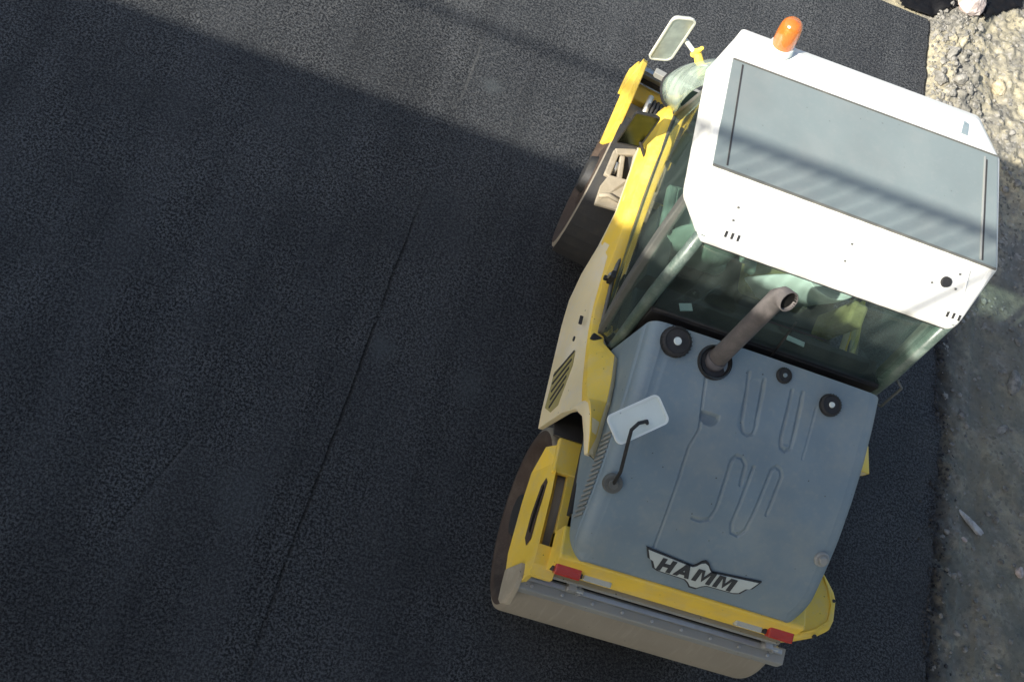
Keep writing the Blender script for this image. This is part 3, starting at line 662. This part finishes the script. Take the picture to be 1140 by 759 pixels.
def letter(ch, x0, y0, w, h, t):
    sh = lambda x, y: (x0 + x - (y) * .18 + 8, y0 + y)
    if ch == 'H': P = [[(0, 0), (t, 0), (t, h), (0, h)], [(w - t, 0), (w, 0), (w, h), (w - t, h)], [(t, h * .38), (w - t, h * .38), (w - t, h * .62), (t, h * .62)]]
    if ch == 'A': P = [[(w * .36, 0), (w * .5, 0), (w * .5, t * .9), (t, h), (0, h)], [(w * .5, 0), (w * .64, 0), (w, h), (w - t, h), (w * .5, t * .9)], [(w * .25, h * .60), (w * .75, h * .60), (w * .80, h * .80), (w * .20, h * .80)]]
    if ch == 'M': P = [[(0, 0), (t, 0), (t, h), (0, h)], [(w - t, 0), (w, 0), (w, h), (w - t, h)], [(t * .8, 0), (t * 1.5, 0), (w * .5, h * .55), (w * .5, h * .92)], [(w - t * .8, 0), (w - t * 1.5, 0), (w * .5, h * .55), (w * .5, h * .92)]]
    return [[sh(*p) for p in q] for q in P]
m = MB(); xx = 208
for ch, w in (('H', 58), ('A', 66), ('M', 76), ('M', 76)):
    for i_, q in enumerate(letter(ch, xx, 2, w, 39, 18)): emb_poly(m, q, .0135, .0170 + .0004 * i_)
    xx += w + 12
m.build('emblem_lettering', M_blacklet, hood)

# ---- body shoulders / side panels
def side_panel(s):
    # stations along y: lower edge, mid crease, shoulder, inner (cab sill / hood flank)
    st = [  # y, low(x,z), mid(x,z), sh(x,z), inner(x,z)
     (-1.32, (.800, 1.66), (.800, 1.69), (.790, 1.71), (.765, 1.68)),
     (-1.22, (.835, 1.69), (.830, 1.73), (.815, 1.76), (.765, 1.72)),
     (-1.12, (.868, 1.70), (.862, 1.75), (.842, 1.79), (.765, 1.74)),
     (-1.06, (.895, 1.62), (.885, 1.72), (.862, 1.79), (.765, 1.76)),
     (-1.035, (.925, 1.44), (.900, 1.60), (.868, 1.77), (.765, 1.77)),
     (-1.025, (.953, 1.04), (.905, 1.46), (.872, 1.75), (.765, 1.78)),
     (-.90, (.955, 1.03), (.905, 1.44), (.876, 1.68), (.765, 1.78)),
     (-.72, (.955, 1.03), (.905, 1.41), (.873, 1.59), (.765, 1.74)),
     (-.58, (.955, 1.03), (.905, 1.39), (.868, 1.52), (.795, 1.56)),
     (-.47, (.955, 1.03), (.905, 1.37), (.860, 1.46), (.785, 1.47)),
     (-.30, (.955, 1.03), (.905, 1.36), (.858, 1.44), (.785, 1.45)),
     (-.12, (.952, 1.06), (.905, 1.37), (.856, 1.48), (.785, 1.49)),
     (.03, (.938, 1.18), (.918, 1.34), (.848, 1.56), (.785, 1.56)),
     (.18, (.905, 1.32), (.890, 1.42), (.842, 1.60), (.785, 1.61)),
     (.40, (.868, 1.42), (.860, 1.50), (.828, 1.64), (.772, 1.65)),
     (.65, (.850, 1.46), (.840, 1.54), (.805, 1.67), (.745, 1.68)),
     (.90, (.830, 1.48), (.815, 1.56), (.775, 1.70), (.710, 1.71)),
     (1.06, (.800, 1.50), (.785, 1.58), (.745, 1.72), (.690, 1.73)),
     (1.16, (.770, 1.54), (.755, 1.60), (.725, 1.72), (.680, 1.73))]
    rg = []
    if s > 0: st = [(y, lo, mi, (sh[0] + (.055 if y < -.5 else 0), min(sh[1], 1.73) + (.06 if -.75 < y < -.5 else 0)), (inn[0], min(inn[1], 1.70))) for y, lo, mi, sh, inn in st[6:]]
    for y, lo, mi, sh, inn in st:
        q = [lo, mi, sh, inn]; ring = [(s * x, y, z) for x, z in q] + [(s * (x - .03), y, z - .03) for x, z in reversed(q)]
        ring[-1] = (s * (lo[0] - .03), y, lo[1]); rg.append(ring)
    m = MB(); m.loft(rg, smooth=True)
    o = m.build('side_panel', M_side, RR, .012, 3); es = o.modifiers.new('split', 'EDGE_SPLIT'); es.split_angle = R(32)
    # oblique louvre field
    fx_ = lambda z: .955 - .1316 * (z - 1.03)
    def stroke(y0, z0, y1, z1, w, h, nm, mt):
        a = Vector((s * (fx_(z0) + .0005), y0, z0)); b = Vector((s * (fx_(z1) + .0005), y1, z1)); d = (b - a).normalized(); nn = Vector((s * .991, 0, .13)); w_ = nn.cross(d).normalized() * w
        return MB().prism([a - w_, b - w_, b + w_, a + w_], nn * h).build(nm, mt, vent)
    vent = MB().prism([(s * (fx_(z) + .0005), y, z) for y, z in ((-.66, 1.11), (-.90, 1.09), (-.96, 1.20), (-.94, 1.30), (-.70, 1.385), (-.60, 1.375))], (s * .004, 0, 0)).build('side_vent', M_olived, o)
    for k in range(5): stroke(-.688 - .058 * k, 1.115 + .012 * k, -.615 - .052 * k + .015, 1.37 - .012 * k, .0075, .008, 'vent_slot', M_dark)
    # yellow upper shoulder skin (cleaner paint), 3 mm proud
    m = MB(); rg = []
    for y, lo, mi, sh, inn in st:
        t = .45 if y < -.2 else (.30 if y < .2 else .0)
        A = (sh[0] + (mi[0] - sh[0]) * (t if y > -.1 else .25), sh[1] + (mi[1] - sh[1]) * (t if y > -.1 else .25))
        if y > .15: A = lo
        ring = [A, sh, inn] if y <= .15 else [(lo[0] * .5 + mi[0] * .5, lo[1] * .5 + mi[1] * .5), sh, inn]
        rg.append([(s * (x + .004), y, z + .004) for x, z in ring] + [(s * (x - .004), y, z - .008) for x, z in reversed(ring)])
    m.loft(rg, smooth=True); tr_ = m.build('shoulder_trim', M_yellow, o, .003); es = tr_.modifiers.new('split', 'EDGE_SPLIT'); es.split_angle = R(32)
    m = MB(); m.cyl((s * .945, -.55, 1.43), (s * .953, -.55, 1.43), .016, n=12); m.box((s * .925, -.40, 1.40), (.02, .055, .012), (0, 0, 0)); m.build('panel_latch', M_dark, o)
    return o
for s in (-1, 1): side_panel(s)
# ---- front cross body under the cab and windshield
m = MB(); m.prism([(-.66, .55, 1.0), (-.66, 1.20, 1.18), (-.66, 1.42, 1.35), (-.66, 1.40, 1.56), (-.66, .55, 1.46)], (1.32, 0, 0)); m.build('front_body', M_yellow, RR, .02)
m = MB(); m.box((0, .0, 1.36), (1.50, 1.25, .06)); m.box((0, .98, 1.585), (1.30, .86, .04)); m.box((0, .58, 1.47), (1.30, .04, .26)); m.build('cab_floor', M_int, RR, .01)
# beige dusty bracket between the front drum and the body
m = MB(); zb_ = 1.225
m.prism([(-.968, .545, zb_ - .03), (-.962, .68, zb_), (-.925, .775, zb_ + .01), (-.80, .785, zb_ + .01), (-.755, .80, zb_), (-.775, .56, zb_ - .03)], (0, 0, .030))
def bar(mb, a, b, w, h=.035):
    a = Vector(a); b = Vector(b); d_ = (b - a).normalized(); u = Vector((-d_.y, d_.x, 0)) * w / 2; mb.prism([a - u, b - u, b + u, a + u], (0, 0, h))
bar(m, (-.935, .77, zb_), (-.905, .985, zb_), .045); bar(m, (-.845, .78, zb_), (-.86, .96, zb_ + .004), .035); bar(m, (-.915, .975, zb_ + .002), (-.77, 1.03, zb_ + .002), .05); bar(m, (-.765, .80, zb_ + .003), (-.765, 1.02, zb_ + .003), .04)
bk_ = m.build('drum_bracket', M_beige, RR, .008)
m = MB(); m.tube([(-.96, .60, zb_ + .02), (-.90, .62, zb_ + .035), (-.79, .61, zb_ + .02)], .016, 8); m.build('bracket_rod', M_beige, bk_)
MB().cyl((-.893, .83, zb_ - .01), (-.878, .90, zb_ + .02), .018, n=12).build('bracket_pin', M_chrome, bk_)

# ---- roof
def ring_at(pts, z): return [(x, y, z) for x, y in pts]
def oct_(rx, yf, yr, cf, cr, cyf, cyr): # plan outline, counter-clockwise from rear left
    return [(-rx + cr, yr), (rx - cr, yr), (rx, yr + cyr), (rx, yf - cyf), (rx - cf, yf), (-rx + cf, yf), (-rx, yf - cyf), (-rx, yr + cyr)]
base = oct_(.845, .90, -.405, .14, .13, .28, .22)
lip = [(x * 1.0, y) for x, y in base]
mid = oct_(.865, .90, -.40, .13, .125, .28, .24)
topo = [(-.805, -.105), (.805, -.105), (.81, -.10), (.80, .60), (.68, .80), (-.76, .80), (-.815, .56), (-.81, -.10)]
m = MB(); m.loft([ring_at(base, 2.655), ring_at(mid, 2.70), [(x, y, z) for (x, y), z in zip(
   [(-.79, -.12), (.79, -.12), (.838, -.10), (.825, .60), (.69, .86), (-.765, .82), (-.845, .52), (-.835, -.10)], (2.895, 2.895, 2.885, 2.885, 2.875, 2.875, 2.885, 2.885))],
   [(-.77, -.085, 2.905), (.77, -.085, 2.905), (.81, -.075, 2.905), (.80, .595, 2.905), (.66, .80, 2.905), (-.735, .76, 2.905), (-.80, .54, 2.905), (-.81, -.075, 2.905)]])
roof = m.build('roof', M_white, RR, .018, 3)
# grey recessed deck sheet with joints, framed by low side strips
m = MB(); m.prism([(-.808, -.112, 2.905), (.808, -.112, 2.905), (.792, .592, 2.905), (-.800, .560, 2.905)], (0, 0, .007)); rp = m.build('roof_panel', M_roofgrey, roof, .003)
m = MB()
for x0, x1 in ((-.733, -.742), (.722, .722)): MB().prism([(x0 - .004, -.095, 2.909), (x0 + .004, -.095, 2.909), (x1 + .004, .545, 2.909), (x1 - .004, .545, 2.909)], (0, 0, .006)).build('panel_seam', M_dark, rp)
m = MB(); m.prism([(.706, -.095, 2.909), (.714, -.095, 2.909), (.714, .56, 2.909), (.706, .56, 2.909)], (0, 0, .008)); m.build('panel_strip', M_beam, rp)
m = MB(); m.prism([(-.806, -.121, 2.903), (.806, -.121, 2.903), (.806, -.112, 2.903), (-.806, -.112, 2.903)], (0, 0, .012)); m.build('panel_gasket', M_post, rp); m = MB(); m.prism([(-.798, .561, 2.903), (.790, .593, 2.903), (.790, .600, 2.903), (-.798, .568, 2.903)], (0, 0, .012)); m.build('panel_gasket', M_post, rp)
# features on the rear slope: plane from (y -.12,z 2.895) to (y -.40,z 2.70)
def slope(x, t, h=0.): # t 0..1 down the slope
    nn = Vector((0, -.195, .28)).normalized(); return Vector((x, -.12 - .28 * t, 2.895 - .195 * t)) + nn * h, nn
def dot(x, t, r, mat, nm, h=.004):
    p, nn = slope(x, t, -.004); return MB().cyl(p, p + nn * (h + .004), r, r * .9, 16).build(nm, mat, roof)
for x in (-.61, -.576, -.542, .665, .699, .733):
    p, nn = slope(x, .84, .001); u = Vector((0, -.28, -.195)).normalized(); w = Vector((1, 0, 0))
    m = MB(); m.prism([p - w * .006 - u * .016, p + w * .006 - u * .016, p + w * .006 + u * .016, p - w * .006 + u * .016], nn * .003); m.build('drain_slot', M_black, roof)
dot(.585, .40, .030, M_black, 'roof_plug', .012)
for x, t in ((-.60, .42), (-.60, .62), (.03, .35), (.03, .62), (.515, .48), (.64, .22), (.65, .45)): dot(x, t, .0065, M_post, 'roof_bolt')
m = MB(); pts = [slope(x, t, .0)[0] for x, t in ((.68, .12), (.70, .45), (.695, .72), (.66, .80))]; m.tube(pts, .006, 8); m.build('roof_bead', M_white, roof)
m = MB(); m.prism([(.56, .66, 2.904), (.60, .66, 2.904), (.605, .74, 2.904), (.575, .75, 2.904)], (0, 0, .006)); m.build('roof_sticker', M_hood, roof)
# beacon
bc = Vector((-.545, .745, 2.90)); tilt = Matrix.Rotation(R(-6), 3, 'X') @ Matrix.Rotation(R(-9), 3, 'Y')
def bp(z): return bc + tilt @ Vector((0, 0, z))
MB().cyl(bp(0), bp(.045), .070, .066, 28).build('beacon_base', M_plastic, roof, .004)
m = MB(); rg = []
for r, z in ((.060, .045), (.062, .07), (.061, .12), (.058, .165), (.050, .190), (.034, .206), (.001, .212)):
    rg.append([bc + tilt @ Vector((r * math.cos(2 * PI * k / 28), r * math.sin(2 * PI * k / 28), z)) for k in range(28)])
m.loft(rg, caps=False, smooth=True); m.cyl(bp(.05), bp(.055), .058, n=28); m.build('beacon_lens', M_orange, roof)
MB().cyl(bp(.05), bp(.16), .022, n=12).build('beacon_lamp', M_chrome, roof)

# ---- cab: posts, glass
top = {'rl': (-.715, -.36), 'sl': (-.80, -.10), 'fl': (-.80, .56), 'cl': (-.70, .78), 'cm': (0, .84)}
ZT = 2.70
TOPC = [(-.80, .56), (-.80, .64), (-.74, .76), (-.45, .85), (0, .88)]; LOWC = [(-.695, 1.05, 1.74), (-.77, 1.22, 1.62), (-.795, 1.38, 1.60), (-.73, 1.52, 1.60), (-.46, 1.65, 1.60), (0, 1.70, 1.60)]
low = {'rl': (-.735, -.575, 1.62), 'sl': (-.815, -.47, 1.50), 'ml': (-.815, -.10, 1.52), 'fl': (-.695, 1.05, 1.74), 'cl': (-.60, 1.50, 1.50)}
def mir(p): return (-p[0],) + tuple(p[1:])
def pane(name, quad, mat, parent=RR, bulge=(0, 0, 0), n=8, m_=8):
    a, b, c, d = [Vector(q) for q in quad]   # a-b bottom, d-c top
    rg = []
    for j in range(m_ + 1):
        v = j / m_; row = []
        for i in range(n + 1):
            u = i / n; p = a.lerp(b, u).lerp(d.lerp(c, u), v) + Vector(bulge) * (4 * u * (1 - u)) * (.35 + .65 * 4 * v * (1 - v)); row.append(p)
        rg.append(row)
    return MB().loft(rg, closed=False, caps=False, smooth=True).build(name, mat, parent, solid=.006)
panes = []
for s in (-1, 1):
    S = (lambda p: p) if s < 0 else mir
    q = lambda k: S(low[k]); tq = lambda k: S(top[k] + (ZT,))
    dg = pane('door_window', (q('sl'), q('fl'), tq('fl'), tq('sl')), M_glass, RR, (s * .035, 0, 0))
    pane('side_window', (q('rl'), q('sl'), tq('sl'), tq('rl')), M_glass, RR, (s * .02, -.02, 0))
    # posts
    m = MB(); a, b = Vector(q('sl')), Vector(tq('sl')); rg = []
    for k in range(7):
        v = k / 6; p = a.lerp(b, v) + Vector((s * .02 * 4 * v * (1 - v), 0, 0)); rg.append([p + Vector((s * .018, -.032, 0)), p + Vector((s * .018, .032, 0)), p + Vector((-s * .03, .032, 0)), p + Vector((-s * .03, -.032, 0))])
    m.loft(rg); m.build('door_post', M_post, RR, .008)
    m = MB(); a, b = Vector(q('rl')), Vector(tq('rl')); m.tube([a - Vector((0, 0, .1)), a, a.lerp(b, .5) + Vector((s * .012, -.01, 0)), b], [.030, .034, .038, .034], 12); m.build('rear_post', M_pgreen, RR)
    m = MB(); m.tube([Vector(q('fl')), Vector(tq('fl'))], .016, 8); m.build('front_post', M_post, RR)
    # door rail at the sill, rubber foot of the door post, handle
    m = MB(); m.tube([Vector(q('sl')), Vector(q('ml')), Vector(q('fl'))], .014, 8); m.build('door_sill', M_post, RR)
    m = MB(); m.box((s * .80, -.555, 1.50), (.14, .05, .05), (0, 0, s * 18)); m.build('door_stop', M_black, RR, .008)
    m = MB(); m.box((s * .845, -.16, 1.60), (.03, .05, .10)); m.cyl((s * .86, -.16, 1.57), (s * .885, -.16, 1.57), .018, n=10); m.build('door_handle', M_black, dg, .006)
    MB().box((s * .868, -.163, 1.62), (.012, .02, .05)).build('lock_plate', M_chrome, dg, .003)
    pane('quarter_panel', ((s * .74, -.60, 1.42), (s * .82, -.47, 1.42), (s * .815, -.468, 1.56), (s * .735, -.585, 1.66)), M_int)
# rear window and bulkhead
rw = pane('rear_window', ((-.70, -.525, 2.07), (.70, -.525, 2.07), (.70, -.385, 2.66), (-.70, -.385, 2.66)), M_glass, RR, (0, -.02, 0))
m = MB(); m.box((0, -.530, 1.73), (1.42, .03, .68)); m.box((0, -.45, 2.05), (1.38, .15, .03)); bk = m.build('bulkhead', M_black, RR, .006)
m = MB(); m.box((0, -.385, 2.665), (1.44, .03, .03)); m.tube([(-.70, -.53, 2.078), (.70, -.53, 2.078)], .010, 8); m.build('window_seal', M_black, rw)
def smooth_path(P, n):
    P = [Vector(p) for p in P]; L = [0]
    for a, b in zip(P[:-1], P[1:]): L.append(L[-1] + (b - a).length)
    A = np.array([list(p) for p in P]); t = np.linspace(0, L[-1], n * 4); B = np.stack([np.interp(t, L, A[:, k]) for k in range(3)], 1)
    kk = np.ones(9) / 9; C_ = np.stack([np.convolve(np.pad(B[:, k], 4, 'edge'), kk, 'valid') for k in range(3)], 1); C_[0] = A[0]; C_[-1] = A[-1]
    return [Vector(C_[i]) for i in np.linspace(0, len(C_) - 1, n).astype(int)]
lo_ = LOWC + [mir(p) for p in LOWC[-2::-1]]; tp_ = [(x, y, 2.70) for x, y in TOPC] + [(-x, y, 2.70) for x, y in TOPC[-2::-1]]
lo_ = smooth_path(lo_, 49); tp_ = smooth_path(tp_, 49); rg = []
for j in range(9):
    v = j / 8; rg.append([a.lerp(b, v) + ((a - Vector((0, .3, a.z))).normalized() * .05 * 4 * v * (1 - v)) for a, b in zip(lo_, tp_)])
ws = MB().loft(rg, closed=False, caps=False, smooth=True).build('windshield', M_glassd, RR, solid=.006)
m = MB(); m.tube(lo_, .013, 8); m.build('windshield_seal', M_black, ws)
m = MB(); m.tube([(.05, -.58, 1.97), (.02, -.47, 2.35)], .007, 6); m.tube([(-.20, -.50, 2.30), (.22, -.505, 2.32)], .006, 6); m.build('rear_wiper', M_black, RR)
# handrail on the right rear corner
m = MB(); m.tube([(.80, -.52, 1.86), (.85, -.55, 1.88), (.85, -.50, 2.08), (.80, -.46, 2.10)], .008, 8); m.build('grab_rail', M_post, RR)
# headliner
MB().box((0, .2, 2.62), (1.40, .95, .04)).build('headliner', M_int, RR, .01)
# interior
def seat(x, y, mb_, mc_, pale, H=.42, lean=.07):
    st_ = empty('seat', (x, y, 1.27), RR)
    b = MB().box((0, .22, .36), (.46, .48, .13), (4, 0, 0)); b.build('seat_cushion', mc_, st_, .045, 4)
    m = MB(); rg = []
    for k in range(13):
        t = k / 12; w = .225 - .075 * t ** 4; z = .34 + H * t; yy_ = .02 - lean * t; th_ = .06 * (1 - .3 * t)
        rg.append([(w * math.cos(a), yy_ + th_ * math.sin(a) + .05 * (math.cos(a) ** 2), z) for a in np.linspace(0, 2 * PI, 25)[:-1]])
    m.loft(rg, smooth=True); m.build('seat_back', mb_, st_, .02, 3)
    MB().box((0, .20, .16), (.32, .36, .30)).build('seat_base', M_black, st_, .03)
    for s_x in (-1, 1): MB().box((s_x * .27, .16, .56), (.065, .34, .06), (0, 0, 0)).build('armrest', M_seat, st_, .02, 3)
seat(.20, .06, M_pale, M_olive, True, .74, .30); seat(-.38, .12, M_seat, M_seat, False)
m = MB(); m.box((.50, -.12, 1.92), (.10, .15, .42), (8, 4, -10)); cn = m.build('control_console', M_olive, RR, .02)
for y in (.10, .17): MB().cyl((.66, y, 1.76), (.67, y + .04, 1.90), .012, .016, 10).build('control_lever', M_black, cn)
m = MB(); rg = [(.0 + .19 * math.cos(a), .62 + .17 * math.sin(a), 2.02 + .10 * math.sin(a)) for a in np.linspace(0, 2 * PI, 33)]; m.tube(rg, .014, 8); m.cyl((0, .62, 2.02), (0, .78, 1.50), .035, n=12)
for a in (0.5, 2.6, 4.7): m.tube([(0, .62, 2.0), (.19 * math.cos(a), .62 + .17 * math.sin(a), 2.02 + .10 * math.sin(a))], .010, 6)
m.build('steering_wheel', M_black, RR)
m = MB(); m.box((0, .92, 1.70), (.80, .22, .36), (-18, 0, 0)); m.box((0, .84, 1.92), (.34, .12, .12), (-20, 0, 0)); m.build('dashboard', M_int, RR, .03)
m = MB(); m.box((-.40, -.34, 1.56), (.62, .28, .22)); m.box((.05, -.40, 1.66), (1.24, .14, .14)); m.build('storage_box', M_int, RR, .02)
m = MB(); m.box((-.515, -.455, 2.072), (.075, .045, .006), (0, 0, 20)); m.build('paper_note', M_plastic, RR); MB().box((.165, -.43, 2.072), (.11, .030, .006), (0, 0, -5)).build('paper_note', M_plastic, RR)
m = MB(); m.tube([(-.40, -.30, 1.7), (-.34, -.24, 1.95), (-.30, -.20, 2.0)], .012, 8); m.tube([(-.5, .0, 1.4), (-.48, .05, 1.86), (-.44, .10, 1.92)], .014, 8); m.box((-.62, .1, 1.6), (.12, .5, .30)); m.build('side_console', M_int, RR, .01)
# ------------------------------------------------------------------ light, sky, camera
W_ = bpy.data.worlds.new('World'); sc.world = W_; W_.use_nodes = True; nt = W_.node_tree; bg = nt.nodes['Background']
sky = nt.nodes.new('ShaderNodeTexSky'); sky.sky_type = 'NISHITA'; sky.sun_disc = False
d = Vector((1.08, .88, -1)).normalized(); el = math.asin(-d.z); az = math.atan2(-d.x, -d.y)
sky.sun_elevation = el; sky.sun_rotation = az; sky.air_density = 1.0; sky.dust_density = 2.5; sky.ozone_density = .6; sky.altitude = 200
nt.links.new(sky.outputs[0], bg.inputs[0]); bg.inputs[1].default_value = .105
sl_ = bpy.data.lights.new('sun', 'SUN'); sl_.energy = 5.0; sl_.angle = R(.7); sl_.color = (1, .955, .87)
so = bpy.data.objects.new('sun', sl_); so.rotation_euler = d.to_track_quat('-Z', 'Y').to_euler(); so.location = (-8, -12, 15); COL.objects.link(so)
cam = bpy.data.cameras.new('camera'); cam.sensor_width = 36; cam.lens = 1141.556 / 1140 * 36; cam.clip_end = 1500; cam.clip_start = .05
co = bpy.data.objects.new('camera', cam); co.location = (-2.232, -3.192, 6.898); co.rotation_euler = (R(21.347), R(-15.135), R(13.548)); COL.objects.link(co); sc.camera = co
sc.view_settings.view_transform = 'Standard'; sc.view_settings.look = 'None'; sc.view_settings.exposure = 1.05; sc.view_settings.gamma = 1
